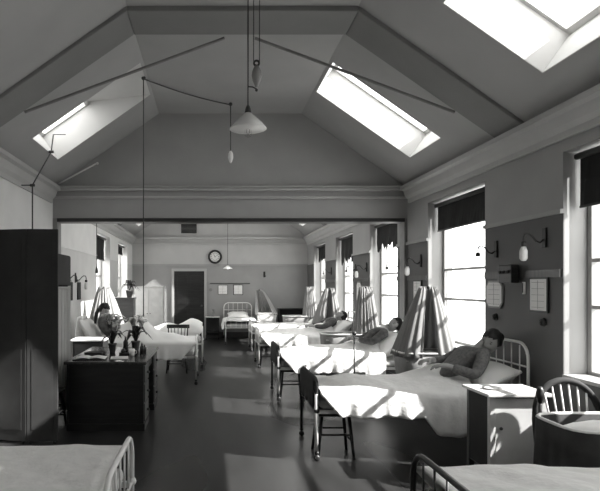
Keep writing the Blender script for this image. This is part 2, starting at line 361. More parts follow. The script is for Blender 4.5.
def make_cover(label, loc, rz, x0=.03, x1=1.51, hem=lambda u: .42, hem2=lambda u: .42, top=.66, bump=lambda x, y: 0, m='cover', seed=0, slant=.9, name='counterpane', cat='bedspread', side=1, group='white covers on the beds'):
    """side=+1: hem() hangs on local -y"""
    rnd = random.Random(seed); ph = [rnd.uniform(0, 6) for _ in range(6)]
    nu, P = 64, []; hw = W/2+.035
    for i in range(nu+1):
        u = i/nu; row = []; h1, h2 = hem(u), hem2(u)
        for sgn, h in ((-1, h1), (1, h2)):
            seq = []
            for j in range(9):
                f = 1-j/8 if sgn < 0 else (j)/8   # 1 at hem
                d = f*(top-.03-h); z = top-.03-d
                xx = x0+(x1-x0)*u+slant*d*(1-u)**3
                y = sgn*(hw+.006+f*.03+ .016*f*math.sin(xx*17+ph[0]+sgn)+.010*f*math.sin(xx*41+ph[1]))
                seq.append((xx, y, z))
            if sgn < 0: row += seq
            else: tail = seq
        nt_ = 22
        for j in range(1, nt_):
            v = j/nt_; y = -hw+2*hw*v; x = x0+(x1-x0)*u
            e = 1-abs(2*v-1); edge = min(1, e*5); 
            z = top-.03+.03*math.sin(edge*PI/2)
            z += bump(x, y)*math.sin(min(1, e*1.6)*PI/2)+.006*math.sin(x*9+y*5+ph[2])*edge+.006*math.sin(x*5-y*13+ph[3])*edge+.004*math.sin(x*23+y*17+ph[4])*edge
            row.append((x, y, z))
        row += tail
        P.append(row)
    o = G().grid(P).build(name, m, None, True, solid=.014)
    o.matrix_world = tf(loc, rz)
    return tag(o, label, cat, group)
def make_pillow(label, loc, rz=0, size=(.34, .62, .17), tilt=.35, m='pillow', name='pillow', seed=1):
    g = G(); bmesh.ops.create_cube(g.bm, size=2); bmesh.ops.subdivide_edges(g.bm, edges=g.bm.edges, cuts=9, use_grid_fill=True)
    for v in g.bm.verts:
        x, y, z = v.co; k = max(abs(x), abs(y), abs(z))
        ex = (1-abs(x)**3.2)*(1-abs(y)**3.2); zz = z*(.10+.90*max(0, ex)**.45)
        pin = 1+.06*(abs(x*y))**2-.03*(1-abs(x*y))
        v.co = Vector((x*size[0]/2*pin, y*size[1]/2*pin, zz*size[2]/2+.006*math.sin(x*5+seed)*math.sin(y*7+seed)))
    o = g.build(name, m, None, True, sub=1); o.matrix_world = Matrix.Translation(loc) @ Matrix.Rotation(rz, 4, 'Z') @ Matrix.Rotation(-tilt, 4, 'Y')
    return tag(o, label, 'pillow', 'bed pillows')
def body_bump(h, w=.22, knee=0, kx=.75, y0=0):
    def f(x, y): return ((h*math.exp(-((y-y0)/w)**2)*min(1, max(0, (x-.05)/.35))+.11*math.exp(-((y-y0)/.27)**2)*min(1, max(0, (x-.95)/.35))) if h > .03 else 0)+knee*math.exp(-((x-kx)/.22)**2-((y-y0)/(w*.8))**2)
    return f
B1, B2, B3, B4 = (1.0, 5.58), (.98, 8.26), (.97, 11.33), (1.03, 14.03)
bed0 = make_bed('iron_bed', 'iron bed nearest the locker, woman leaning on her elbow in it', 'iron_b', 'iron_w', (*B1, 0), 0)
G((0, 0, 0)).tube([(-.004, -W/2-.002, .10), (-.004, -W/2-.002, .63)], .0175, 10).build('enamelled_post_sleeve', 'iron_w', bed0, True)
dup(bed0, (*B2, 0), 0, 'iron bed beyond the first curtained cot, patient resting on white pillows')
bedw = make_bed('iron_bed', 'white footed iron bed third along the right wall', 'iron_w', 'iron_w', (*B3, 0), 0)
dup(bedw, (*B4, 0), 0, 'white iron bed fourth along the right wall, by the end wall bed')
dup(bedw, (.86, 15.1, 0), PI/2, 'white iron bed with its head against the end wall below two pictures')
BL1, BL2, BLN, BRN = (-.23, 9.5), (-.16, 11.5), (-.47, 2.88), (1.10, 2.55)
dup(bedw, (*BL1, 0), PI, 'white iron bed on the left side where a woman sits nursing')
dup(bedw, (*BL2, 0), PI, 'white iron bed on the left side, second from the partition')
dup(bedw, (*BLN, 0), PI, 'bed at the bottom left corner in front of the desk')
dup(bed0, (*BRN, 0), 0, 'bed at the bottom right corner in front of the cot')
def hem1(u):
    x = .03+1.48*u
    return .42 - (.17*min(1, max(0, (x-.98)/.12)) if x > .98 else 0) + .008*math.sin(x*13)
make_cover('white counterpane with low hanging corner on the bed nearest the locker', (*B1, 0), 0, bump=body_bump(.075, .24), hem=hem1, seed=1)
make_cover('white counterpane on the second bed of the right row', (*B2, 0), 0, bump=body_bump(.09, .22), hem=lambda u: .40-.14*(u > .8), seed=2)
make_cover('white counterpane on the third bed of the right row', (*B3, 0), 0, bump=body_bump(.09, .22), hem=lambda u: .42, seed=3)
make_cover('white counterpane on the fourth bed of the right row', (*B4, 0), 0, bump=body_bump(.02, .22), hem=lambda u: .42, x1=1.6, seed=4)
make_cover('smooth white counterpane on the bed against the end wall', (.86, 15.1, 0), PI/2, bump=lambda x, y: 0, hem=lambda u: .42, hem2=lambda u: .42, x1=1.62, seed=5, slant=.0)
make_cover('white cover raised over the knees of the sitting woman', (*BL1, 0), PI, x0=.0, x1=1.45, top=.72, bump=body_bump(.10, .36, .28, .97), hem2=lambda u: .42, hem=lambda u: .42, seed=6, m='sheet')
make_cover('white cover bunched high over the second left bed', (*BL2, 0), PI, x0=.0, x1=1.5, top=.74, bump=lambda x, y: .20*math.exp(-((x-.2)/.25)**2)+.10*math.exp(-((x-.75)/.2)**2), hem2=lambda u: .40, hem=lambda u: .40, seed=7, m='sheet')
make_cover('white counterpane on the bed at the bottom left corner', (*BLN, 0), PI, x0=.02, x1=1.6, top=.69, bump=lambda x, y: .015*math.sin(x*6), seed=8)
make_cover('white counterpane on the bed at the bottom right corner', (*BRN, 0), 0, x0=.02, x1=1.6, top=.67, bump=lambda x, y: .03*math.exp(-((x-.5)/.35)**2), seed=9)
make_pillow('large white pillow under the woman on her elbow', (2.72, 5.55, .75), .1, (.42, .72, .22), .38)
make_pillow('white pillow behind the patient in the second right bed', (2.66, 8.22, .77), 0, (.44, .66, .26), .6)
make_pillow('white pillow in the third bed of the right row', (2.66, 11.3, .77), 0, (.42, .62, .24), .6)
make_pillow('plain white pillow in the fourth right bed', (2.75, 14.03, .72), 0, (.38, .62, .18), .2)
make_pillow('plump white pillow of the bed against the end wall', (.86, 16.85, .73), PI/2, (.36, .62, .18), .3)
make_pillow('upright white pillow behind the nursing woman', (-2.05, 9.5, .86), PI, (.46, .64, .2), 1.0)
make_pillow('white pillow at the wall end of the second left bed', (-1.95, 11.5, .74), PI, (.4, .6, .18), .3)

# ---------------------------------------------------------------- chairs
def make_chair(label, loc, rz, seat_h=.45, back_h=.88):
    """local: back at -x, faces +x"""
    t = thing('spindle_chair', label, 'chair', loc, rz, 'dark wooden ward chairs')
    g = G(); g.prism([(-.19, -.18), (.19, -.20), (.205, 0), (.19, .20), (-.19, .18), (-.20, 0)], seat_h-.035, seat_h, 'z'); g.build('seat', 'wood_d', t, bevel=.01)
    for sx in (-1, 1):
        for sy in (-1, 1): G().tube([(sx*.15, sy*.14, seat_h-.03), (sx*.18, sy*.17, .22), (sx*.20, sy*.19, 0)], [.016, .02, .012], 8).build('leg', 'wood_d', t, True)
    for sy in (-1, 1):
        for z, q in ((.13, .188), (.25, .178)): G().tube([(-q-.0, sy*q*.95, z), (q, sy*q*.95, z)], .009, 6).build('stretcher', 'wood_d', t, True)
        G().tube([(-.17, sy*.165, seat_h-.01), (-.20, sy*.18, seat_h+.2), (-.245, sy*.19, back_h-.02)], [.016, .014, .012], 8).build('back_post', 'wood_d', t, True)
    for sx in (-1, 1): G().tube([(sx*.185, -.17, .18), (sx*.185, .17, .18)], .009, 6).build('stretcher', 'wood_d', t, True)
    P = []
    g = G()
    for k in range(9):
        y = -.22+.44*k/8; x = -.245-.03*(1-(y/.22)**2)
        P.append((x, y))
    for (xa, ya), (xb, yb) in zip(P, P[1:]): g.hexa([(xa-.01, ya, back_h-.07), (xb-.01, yb, back_h-.07), (xb+.01, yb, back_h-.07), (xa+.01, ya, back_h-.07), (xa-.013, ya, back_h), (xb-.013, yb, back_h), (xb+.007, yb, back_h), (xa+.007, ya, back_h)])
    bmesh.ops.remove_doubles(g.bm, verts=g.bm.verts, dist=1e-5)
    g.build('crest_rail', 'wood_d', t)
    for k in range(5):
        y = -.11+.055*k; G().tube([(-.165, y, seat_h-.005), (-.21, y*1.12, seat_h+.2), (-.258, y*1.25, back_h-.06)], .0075, 6).build('spindle', 'wood_d', t, True)
    return t
ch = make_chair('dark spindle back chair behind the bed of the nursing woman', (-.62, 10.45, 0), -PI/2)
dup(ch, (-1.90, 6.28, 0), -.05, 'dark chair between the tall black screen and the desk')
def make_stool(label, loc):
    t = thing('wooden_stool', label, 'stool', loc, 0, 'dark stools under the bed feet')
    g = G(); g.prism([(-.17, -.15), (.17, -.15), (.17, .15), (-.17, .15)], .395, .425, 'z'); g.build('seat', 'wood_d', t, bevel=.01)
    for sx in (-1, 1):
        for sy in (-1, 1): G().tube([(sx*.13, sy*.11, .40), (sx*.17, sy*.15, 0)], [.018, .014], 8).build('leg', 'wood_d', t, True)
        G().tube([(sx*.153, -.13, .16), (sx*.153, .13, .16)], .010, 6).build('stretcher', 'wood_d', t, True)
        G().tube([(-.15, sy*.133*sx, .22), (.15, sy*.133*sx, .22)], .010, 6).build('stretcher', 'wood_d', t, True)
    return t
st = make_stool('dark stool standing under the foot of the nearest right bed', (1.20, 5.38, 0))
for loc, lb in (((1.18, 8.05, 0), 'dark stool under the foot of the second right bed'), ((1.17, 11.1, 0), 'dark stool under the foot of the third right bed'), ((1.25, 13.85, 0), 'dark stool under the foot of the fourth right bed')): dup(st, loc, 0, lb)
def foot_blanket(label, loc):
    hw = W/2-.05; P = []
    for k in range(25):
        y = -hw+2*hw*k/24; e = max(0, abs(y)-(W/2-.15)); zt = .76-.15+math.sqrt(max(0, .15**2-e*e))+.018
        P.append([(-.026, y, .50+.01*math.sin(k)), (-.024, y, .62), (-.02, y, zt-.012), (0, y, zt+.004), (.02, y, zt-.012), (.026, y, .66)])
    o = G().grid(P).build('folded_blanket', 'darkcloth', None, True, solid=.008); o.location = loc; tag(o, label, 'blanket', 'dark blankets over the bed feet')
foot_blanket('dark blanket hung over the foot rail of the nearest right bed', (*B1, 0))
foot_blanket('dark blanket hung over the foot rail of the second right bed', (*B2, 0))
# bow-back chair at bottom right
t = thing('bow_back_chair', 'black bow back chair between the locker and the near cot', 'chair', (2.745, 4.0, 0), PI/2+PI)
g = G(); g.prism([(-.2, -.18), (.19, -.21), (.21, 0), (.19, .21), (-.2, .18), (-.21, 0)], .42, .455, 'z'); g.build('seat', 'wood_d', t, bevel=.01)
for sx in (-1, 1):
    for sy in (-1, 1): G().tube([(sx*.15, sy*.14, .42), (sx*.2, sy*.19, 0)], [.018, .014], 8).build('leg', 'wood_d', t, True)
pts = [(-.17-.1*s_, .26*math.cos(a), .45+.46*s_) for a in [PI*k/16 for k in range(17)] for s_ in [max(0, math.sin(a))**.6]]
G().tube(pts, .026, 8).build('bow', 'black', t, True)
for y in (-.15, -.09, -.03, .03, .09, .15):
    s_ = math.sqrt(1-(y*1.1/.26)**2)**.6; G().tube([(-.17, y*.85, .45), (-.17-.1*s_, y*1.1, .45+.46*s_)], .008, 6).build('spindle', 'wood_l', t, True)

# ---------------------------------------------------------------- curtained cots
def make_cot(label, loc, rz=0, top=1.62, m='curtain', body='panelcloth', curtain=True, L2=.34, W2=.26, rim=.80, apex=.06, cw=None, cc=0, gap=(.20, .35)):
    t = thing('curtained_cot' if curtain else 'draped_cot', label, 'cot', loc, rz, 'cots beside the beds')
    g = G(); n = 40; P = []
    def ring(lx, wy, z, amp=0):
        R = []
        for k in range(n+1):
            a = 2*PI*k/n; c, s = math.cos(a), math.sin(a); q = (abs(c)**5+abs(s)**5)**(-1/5)
            R.append(((lx+amp*math.sin(k*PI/1.0+.5))*c*q, (wy)*s*q, z))
        return R
    g.grid([ring(L2-.04, W2-.03, rim-.36), ring(L2-.02, W2-.015, rim-.2), ring(L2, W2, rim)]); bmesh.ops.remove_doubles(g.bm, verts=g.bm.verts, dist=1e-5)
    bk = g.build('basket_side', body, t, True, solid=.012)
    g = G(); R = ring(L2-.04, W2-.03, rim-.36)[:-1]; f = g.bm.faces.new([g.bm.verts.new(p) for p in R]); g.build('basket_bottom', body, t, solid=.012)
    g = G(); g.tube([Vector(p) for p in ring(L2+.006, W2+.006, rim)[:-1]], .013, 6, True); g.build('rim', 'iron_w' if curtain else 'sheet', t, True)
    for sx in (-1, 1):
        for sy in (-1, 1): G().tube([(sx*(L2-.08), sy*(W2-.06), rim-.35), (sx*(L2-.04), sy*(W2-.02), 0)], .013, 6).build('leg', 'iron_b', t, True)
    g = G(); P = []
    for i in range(13):
        P.append([(-L2+.04+(2*L2-.08)*i/12, -W2+.03+(2*W2-.06)*j/10, rim-.10+.10*math.sin(PI*i/12)**.5*math.sin(PI*j/10)**.5+.01*math.sin(i*1.7+j)) for j in range(11)])
    g.grid(P).build('bedding', 'sheet', t, True, solid=.01)
    if curtain:
        G().tube([(apex, W2-.0, .05), (apex, W2-.0, top-.12), (apex, W2-.06, top-.02), (apex, .0, top)], .01, 8).build('curtain_pole', 'iron_b', t, True)
        G().ball((apex, 0, top), .02).build('finial', 'iron_b', t, True)
        # skirt from apex round the rim leaving a gap on the -y side
        nn = 150; P = []; a0, a1 = -PI/2+gap[0], -PI/2+2*PI-gap[1]; cw = cw or L2+.02
        rnd = random.Random(int(loc[1]*10)); ph = rnd.uniform(0, 6)
        for k in range(nn+1):
            s = k/nn; a = a0+(a1-a0)*s; c, sn = math.cos(a), math.sin(a); q = (abs(c)**4+abs(sn)**4)**(-1/4)
            bx, by = cc+cw*c*q, (W2+.035)*sn*q; col = []
            for j in range(15):
                f = j/14; fl = .25*f+.75*f**.8; pl = (.013*math.sin(s*2*PI*21+ph+.8*math.sin(f*2))+.008*math.sin(s*2*PI*8+ph))*(.3+f)
                tw = .11*c; x = apex+tw+(bx-apex-tw)*fl; y = .03*sn+(by-.03*sn)*fl
                d = Vector((bx-apex*.5, by)).normalized()
                z = top-.005-(top-rim+.05)*f+.02*math.sin(s*17*2*PI)*(f < .05)
                col.append((x+d.x*pl, y+d.y*pl, z))
            P.append(col)
        G().grid(P).build('curtain', m, t, True, solid=.004)
    return t
cot = make_cot('cot with tall grey curtain behind the woman leaning on her elbow', (2.74, 7.05, 0), 0)
c2 = make_cot('long grey cot with straight hanging curtain between the second and third right beds', (2.44, 9.65, 0), 0, 1.61, L2=.49, W2=.27, apex=.29, cw=.20, cc=.29, gap=(.05, .05))
dup(cot, (2.62, 12.3, 0), 0, 'curtained cot between the third and fourth right beds', scale=(.9, 1.1, .97))
dup(c2, (2.50, 15.3, 0), 0, 'farthest curtained cot in the right corner of the ward', scale=(.95, 1, .99))
make_cot('small white curtained cot beside the bed against the end wall', (1.72, 16.75, 0), 0, 1.5, 'curtain_w', 'wood_l', apex=-.22, L2=.30, W2=.24, gap=(.5, .75))
make_cot('pale curtained cot behind the nursing woman on the left', (-1.98, 11.0-.42, 0), PI, 1.6, 'curtain_w', 'wood_l')
cn = make_cot('dark draped cot at the lower right, without a curtain', (2.55, 3.38, 0), .0, m='curtain', body='darkcloth', curtain=False, L2=.44, W2=.25, rim=.80)
g = G(); n = 90; P = []
for k in range(n+1):
    a = 2*PI*k/n; c, s = math.cos(a), math.sin(a); q = (abs(c)**5+abs(s)**5)**(-1/5)
    P.append([((.455+.012*f+.010*f*math.sin(k*1.1))*c*q, (.265+.012*f+.01*f*math.sin(k*1.1))*s*q, .80-.66*f) for f in (0, .2, .5, .8, 1)])
G().grid(P).build('dark_skirt', 'darkcloth', cn, True, solid=.005)
t = thing('stoppered_flask', 'small dark flask with knob on a rod beside the near cot', 'flask', (2.37, 3.95, 0))
G().tube([(0, 0, 0), (0, 0, .86)], .012, 8).build('rod', 'iron_b', t, True); G().lathe([(.09, 0), (.09, .015), (.02, .04)], seg=16).build('foot', 'iron_b', t, True)
G().lathe([(.012, .80), (.022, .83), (.03, .86), (.022, .90), (.012, .92)], seg=14).build('flask_body', 'iron_b', t, True)

# ---------------------------------------------------------------- people
def skin_mesh(joints, edges, root, m, name, parent=None, extra=None, sub=2):
    me = bpy.data.meshes.new('tmp'); names = list(joints); ix = {k: i for i, k in enumerate(names)}
    me.from_pydata([joints[k][:3] for k in names], [(ix[a], ix[b]) for a, b in edges], [])
    o = bpy.data.objects.new('tmp', me); COL.objects.link(o)
    md = o.modifiers.new('k', 'SKIN'); md.use_smooth_shade = True
    for i, k in enumerate(names):
        r = joints[k][3]; r2 = joints[k][4] if len(joints[k]) > 4 else r
        me.skin_vertices[0].data[i].radius = (r, r2); me.skin_vertices[0].data[i].use_root = (k == root)
    s = o.modifiers.new('s', 'SUBSURF'); s.levels = sub; s.render_levels = sub
    dg = bpy.context.evaluated_depsgraph_get(); dg.update(); ev = o.evaluated_get(dg)
    bm = bmesh.new(); bm.from_mesh(ev.to_mesh()); ev.to_mesh_clear(); bpy.data.objects.remove(o); bpy.data.meshes.remove(me)
    if extra: extra(bm)
    g = G(); g.bm.free(); g.bm = bm
    return g.build(name, m, parent, True)
def head_frame(c, face, up):
    f = Vector(face).normalized(); u = Vector(up); u = (u-f*u.dot(f)).normalized(); r = f.cross(u)
    m = Matrix((r, f, u)).transposed().to_4x4(); m.translation = Vector(c); return m
def add_head(bm, Mx):
    r = bmesh.ops.create_uvsphere(bm, u_segments=40, v_segments=28, radius=1)
    for v in r['verts']:
        x, y, z = v.co; X, Y, Z = x*.074, y*.093, z*.113
        if z < 0: k = 1-.34*abs(z)**1.6; X *= k; Y = Y*(1-.12*abs(z)) if y > 0 else Y*(1-.42*abs(z)**1.3)
        if y > 0:
            g = lambda cx, cz, sx, sz: math.exp(-((X-cx)/sx)**2-((Z-cz)/sz)**2)
            Y += .024*g(0, -.022, .011, .016)+.012*g(0, -.002, .009, .02)
            Y -= .010*(g(.031, .008, .015, .011)+g(-.031, .008, .015, .011))
            Y += .005*g(0, .028, .05, .009)+.007*g(0, -.058, .02, .007)-.004*g(0, -.066, .02, .004)+.008*g(0, -.095, .02, .012)
            Y += .004*(g(.04, -.03, .02, .02)+g(-.04, -.03, .02, .02))
        v.co = Mx @ Vector((X, Y, Z))
    for s in (-1, 1):
        r = bmesh.ops.create_uvsphere(bm, u_segments=12, v_segments=8, radius=1)
        for v in r['verts']: v.co = Mx @ Vector((s*.074+v.co.x*.009, -.008+v.co.y*.018+.006*v.co.z, -.008+v.co.z*.030))
    for f in bm.faces: f.smooth = True
def face_parts(Mx, parent, hair='short'):
    for s in (-1, 1):
        g = G(); r = bmesh.ops.create_uvsphere(g.bm, u_segments=12, v_segments=8, radius=1)
        for v in r['verts']: v.co = Mx @ Vector((s*.031+v.co.x*.013, .072+v.co.y*.008, .008+v.co.z*.006))
        g.build('eye', 'ink', parent, True)
        g = G(); g.tube([Mx @ Vector((s*(.015+.011*k), .086-.005*k, .026+.004*math.sin(k*1.1))) for k in range(4)], .0035, 6); g.build('eyebrow', 'hair', parent, True)
    g = G(); g.tube([Mx @ Vector((x, .088-8*x*x, -.060)) for x in (-.02, -.01, 0, .01, .02)], [.002, .005, .005, .005, .002], 6); g.build('lips', 'shawl', parent, True)
    g = G(); r = bmesh.ops.create_uvsphere(g.bm, u_segments=36, v_segments=24, radius=1)
    kill = []
    for v in r['verts']:
        x, y, z = v.co; n = math.sin(x*31)*math.sin(z*17+y*9)*.03
        if y > .42-.0*z and z < .52+.25*abs(x)*-1: kill.append(v); continue
        if z < -.35: kill.append(v); continue
        v.co = Mx @ Vector((x*.086*(1+n), -.008+y*.106*(1+n), .008+z*.125*(1+n)))
    bmesh.ops.delete(g.bm, geom=kill, context='VERTS')
    if hair == 'bun':
        r = bmesh.ops.create_uvsphere(g.bm, u_segments=16, v_segments=12, radius=1)
        for v in r['verts']: v.co = Mx @ Vector((v.co.x*.05, -.12+v.co.y*.04, .02+v.co.z*.05))
    if hair == 'plait':
        g.tube([Mx @ Vector(p) for p in ((.04, -.08, -.03), (.07, -.06, -.10), (.09, -.01, -.17), (.09, .03, -.25))], [.03, .028, .024, .012], 10)
    g.build('hair', 'hair', parent, True, solid=.008)
def hand(J, E, tag_, wrist, d, side, curl):
    """adds palm, four fingers and a thumb"""
    w = Vector(wrist); d = Vector(d).normalized(); s = Vector(side); s = (s-d*s.dot(d)).normalized(); c = Vector(curl); c = (c-d*c.dot(d)-s*c.dot(s)).normalized()
    p = w+d*.045; J[tag_+'p'] = (*p, .034, .018); E.append((tag_+'w', tag_+'p'))
    for k, (o, l) in enumerate(((-.030, .068), (-.010, .076), (.010, .071), (.028, .056))):
        b = w+d*.088+s*o; m_ = b+d*l*.5+c*l*.18; e = m_+d*l*.25+c*l*.42
        J[tag_+'b%d' % k] = (*b, .0105); J[tag_+'m%d' % k] = (*m_, .0088); J[tag_+'e%d' % k] = (*e, .0072)
        E += [(tag_+'p', tag_+'b%d' % k), (tag_+'b%d' % k, tag_+'m%d' % k), (tag_+'m%d' % k, tag_+'e%d' % k)]
    b = w+d*.04-s*.042+c*.006; m_ = b+d*.03-s*.012+c*.012; e = m_+d*.028+c*.012
    J[tag_+'t0'] = (*b, .012); J[tag_+'t1'] = (*m_, .010); J[tag_+'t2'] = (*e, .008); E += [(tag_+'p', tag_+'t0'), (tag_+'t0', tag_+'t1'), (tag_+'t1', tag_+'t2')]
def person(label, J, E, head, face, up, gown='gown', hair='short', hands=(), sleeves=True):
    for h in hands: hand(J, E, *h)
    Mx = head_frame(head, face, up)
    o = skin_mesh(J, E, 'pelvis', 'skin', 'person', None, lambda bm: add_head(bm, Mx))
    tag(o, label, 'person')
    keep = [k for k in ('pelvis', 'belly', 'chest', 'neck', 'ls', 'le', 'lw', 'rs', 're', 'rw', 'lh', 'lk', 'rh', 'rk') if k in J]
    GJ = {}
    for k in keep:
        v = J[k]; add = .016 if k not in ('lw', 'rw') else .014
        if k == 'neck': v = tuple(Vector(J['chest'][:3]).lerp(Vector(v[:3]), .55))+(v[3]+.008,); add = 0.008
        if k in ('lw', 'rw'):
            e = J[k[0]+'e']; v = tuple(Vector(e[:3]).lerp(Vector(v[:3]), .82))+(v[3]+.004,)
        GJ[k] = (*v[:3], v[3]+add, (v[4] if len(v) > 4 else v[3])+add)
    ge = [(a, b) for a, b in E if a in GJ and b in GJ]
    skin_mesh(GJ, ge, 'pelvis', gown, 'bed_jacket', o)
    face_parts(Mx, o, hair)
    return o
BE = [('pelvis', 'belly'), ('belly', 'chest'), ('chest', 'neck'), ('neck', 'skull'), ('chest', 'ls'), ('ls', 'le'), ('le', 'lw'), ('chest', 'rs'), ('rs', 're'), ('re', 'rw'),
      ('pelvis', 'lh'), ('lh', 'lk'), ('lk', 'la'), ('la', 'lf'), ('pelvis', 'rh'), ('rh', 'rk'), ('rk', 'ra'), ('ra', 'rf')]
def lying(xp, yc, x_chest, z_chest, head, dy=0, zleg=.615):
    xp += .22
    H = Vector(head); ch = Vector((x_chest, yc+dy, z_chest)); nk = ch.lerp(H, .62)
    return dict(pelvis=(xp, yc, .70, .12, .085), belly=((xp+x_chest)/2, yc, (.72+z_chest)/2, .115, .09), chest=(*ch, .125, .095), neck=(*nk, .045), skull=(*H, .05),
                lh=(xp-.10, yc-.10, .66, .075), lk=(xp-.48, yc-.11, zleg+.01, .048), la=(xp-.92, yc-.09, zleg, .036), lf=(xp-.98, yc-.09, zleg+.04, .026),
                rh=(xp-.10, yc+.10, .66, .075), rk=(xp-.48, yc+.11, zleg+.01, .048), ra=(xp-.92, yc+.09, zleg, .036), rf=(xp-.98, yc+.09, zleg+.04, .026))
# woman on her elbow, nearest bed
J = lying(2.12, 5.52, 2.58, .93, (2.78, 5.48, 1.12)); 
J.update(ls=(2.68, 5.36, .98, .058), le=(2.52, 5.22, .79, .042), lw=(2.29, 5.33, .87, .027), rs=(2.64, 5.68, .98, .058), re=(2.44, 5.73, .86, .042), rw=(2.24, 5.58, .89, .027))
person('dark haired woman in a grey bed jacket leaning on her elbow, nearest bed', J, list(BE), (2.80, 5.47, 1.085), (-.75, -.45, -.18), (.45, .05, 1), 'gown', 'bun',
       [('l', (2.29, 5.33, .87), (-1, .25, -.05), (0, -1, .1), (0, 0, -1)), ('r', (2.24, 5.58, .89), (-1, -.3, -.05), (0, 1, 0), (0, 0, -1))])
# patient, second bed
J = lying(2.10, 8.24, 2.52, .92, (2.70, 8.22, 1.06))
J.update(ls=(2.56, 8.04, .95, .055), le=(2.34, 7.96, .82, .04), lw=(2.14, 8.10, .86, .026), rs=(2.56, 8.42, .95, .055), re=(2.34, 8.50, .82, .04), rw=(2.12, 8.36, .86, .026))
person('patient with dark hair lying back in the second right bed, arms folded', J, list(BE), (2.745, 8.20, 1.05), (-.6, -.55, .45), (.75, 0, .7), 'shawl', 'short',
       [('l', (2.14, 8.10, .86), (-.5, .8, 0), (-1, -.6, 0), (0, 0, -1)), ('r', (2.12, 8.36, .86), (-.5, -.8, 0), (-1, .6, 0), (0, 0, -1))])
J = lying(2.10, 11.3, 2.48, .90, (2.62, 11.28, 1.0))
J.update(ls=(2.50, 11.1, .92, .055), le=(2.28, 11.03, .81, .04), lw=(2.08, 11.15, .82, .026), rs=(2.50, 11.48, .92, .055), re=(2.28, 11.56, .81, .04), rw=(2.08, 11.42, .82, .026))
person('patient with dark hair asleep in the third right bed', J, list(BE), (2.68, 11.27, 1.01), (-.5, -.3, .8), (.85, 0, .5), 'shawl', 'short',
       [('l', (2.08, 11.15, .82), (-.8, .5, 0), (-.5, -1, 0), (0, 0, -1)), ('r', (2.08, 11.42, .82), (-.8, -.5, 0), (-.5, 1, 0), (0, 0, -1))])
# nursing woman, left bed (feet towards +x)
yc = 9.45
J = dict(pelvis=(-1.72, yc, .76, .13, .10), belly=(-1.78, yc, .88, .115, .09), chest=(-1.84, yc, 1.02, .12, .095), neck=(-1.85, yc, 1.14, .044), skull=(-1.84, yc, 1.20, .05),
         lh=(-1.60, yc-.10, .745, .082), lk=(-1.22, yc-.07, .83, .05), la=(-.92, yc-.10, .70, .037), lf=(-.78, yc-.10, .72, .028),
         rh=(-1.60, yc+.10, .745, .082), rk=(-1.22, yc+.11, .83, .05), ra=(-.92, yc+.10, .70, .037), rf=(-.78, yc+.10, .72, .028),
         ls=(-1.83, yc-.17, 1.05, .055), le=(-1.72, yc-.26, .87, .04), lw=(-1.56, yc-.14, .92, .026), rs=(-1.83, yc+.17, 1.05, .055), re=(-1.70, yc+.25, .87, .04), rw=(-1.54, yc+.08, .90, .026))
wo = person('dark haired woman sitting up in bed on the left, cradling a baby', J, list(BE), (-1.82, yc-.01, 1.215), (.62, -.45, -.42), (.2, 0, 1), 'shawl', 'plait',
       [('l', (-1.56, yc-.14, .92), (.3, .9, .1), (0, 0, -1), (-1, 0, 0)), ('r', (-1.54, yc+.08, .90), (.2, -.9, .1), (0, 0, -1), (-1, 0, 0))])
# swaddled baby
BJ = {'a': (-1.64, yc-.20, 1.0, .045), 'b': (-1.63, yc-.10, .985, .062), 'c': (-1.62, yc+.04, .975, .066), 'd': (-1.61, yc+.18, .975, .045), 'e': (-1.61, yc+.24, .975, .025)}
bb = skin_mesh({('pelvis' if k == 'c' else k): v for k, v in BJ.items()}, [('a', 'b'), ('b', 'pelvis'), ('pelvis', 'd'), ('d', 'e')], 'pelvis', 'sheet', 'baby')
tag(bb, 'swaddled baby in white held in the arms of the sitting woman', 'baby')
g = G(); g.ball((-1.645, yc-.245, 1.03), (.05, .06, .055), 18); g.ball((-1.60, yc-.27, 1.025), (.010, .009, .009), 8); g.build('baby_head', 'skin', bb, True)

# ---------------------------------------------------------------- desk, locker, cupboards
DX0, DX1, DY0, DY1 = -1.62, -.75, 6.22, 7.68
t = thing('pedestal_desk', 'big dark pedestal desk with plants and papers in the aisle', 'desk', (DX0, DY0, 0)); off = (DX0, DY0, 0)
G(off).box((DX0-.03, DY0-.03, .75), (DX1+.03, DY1+.03, .785)).build('desk_top', 'desk_top', t, bevel=.008)
G(off).box((DX0, DY0, .08), (DX0+.02, DY1, .75)).build('modesty_panel', 'wood_d', t)
for y0, y1 in ((DY0, DY0+.42), (DY1-.42, DY1)):
    p = G(off).box((DX0+.02, y0, .08), (DX1, y1, .75)).build('pedestal', 'wood_m' if 0 else 'wood_d', t, bevel=.006)
    G(off).box((DX0+.0, y0-.012, 0), (DX1+.012, y1+.012, .08)).build('plinth', 'wood_d', t, bevel=.004)
    G(off).box((DX0+.06, y0-.004, .14), (DX1-.06, y0, .70)).build('end_panel', 'wood_d', t, bevel=.003)
    for z0, z1 in ((.10, .30), (.32, .52), (.54, .73)):
        d = G(off).box((DX1, y0+.03, z0), (DX1+.012, y1-.03, z1)).build('drawer', 'wood_m', t, bevel=.004)
        G(off).ball((DX1+.028, (y0+y1)/2, (z0+z1)/2), .017, 10).build('drawer_knob', 'brass', d, True)
G(off).box((DX0+.02, DY0+.42, .62), (DX1-.02, DY1-.42, .75)).build('kneehole_drawer', 'wood_d', t, bevel=.004)
ZT = .787
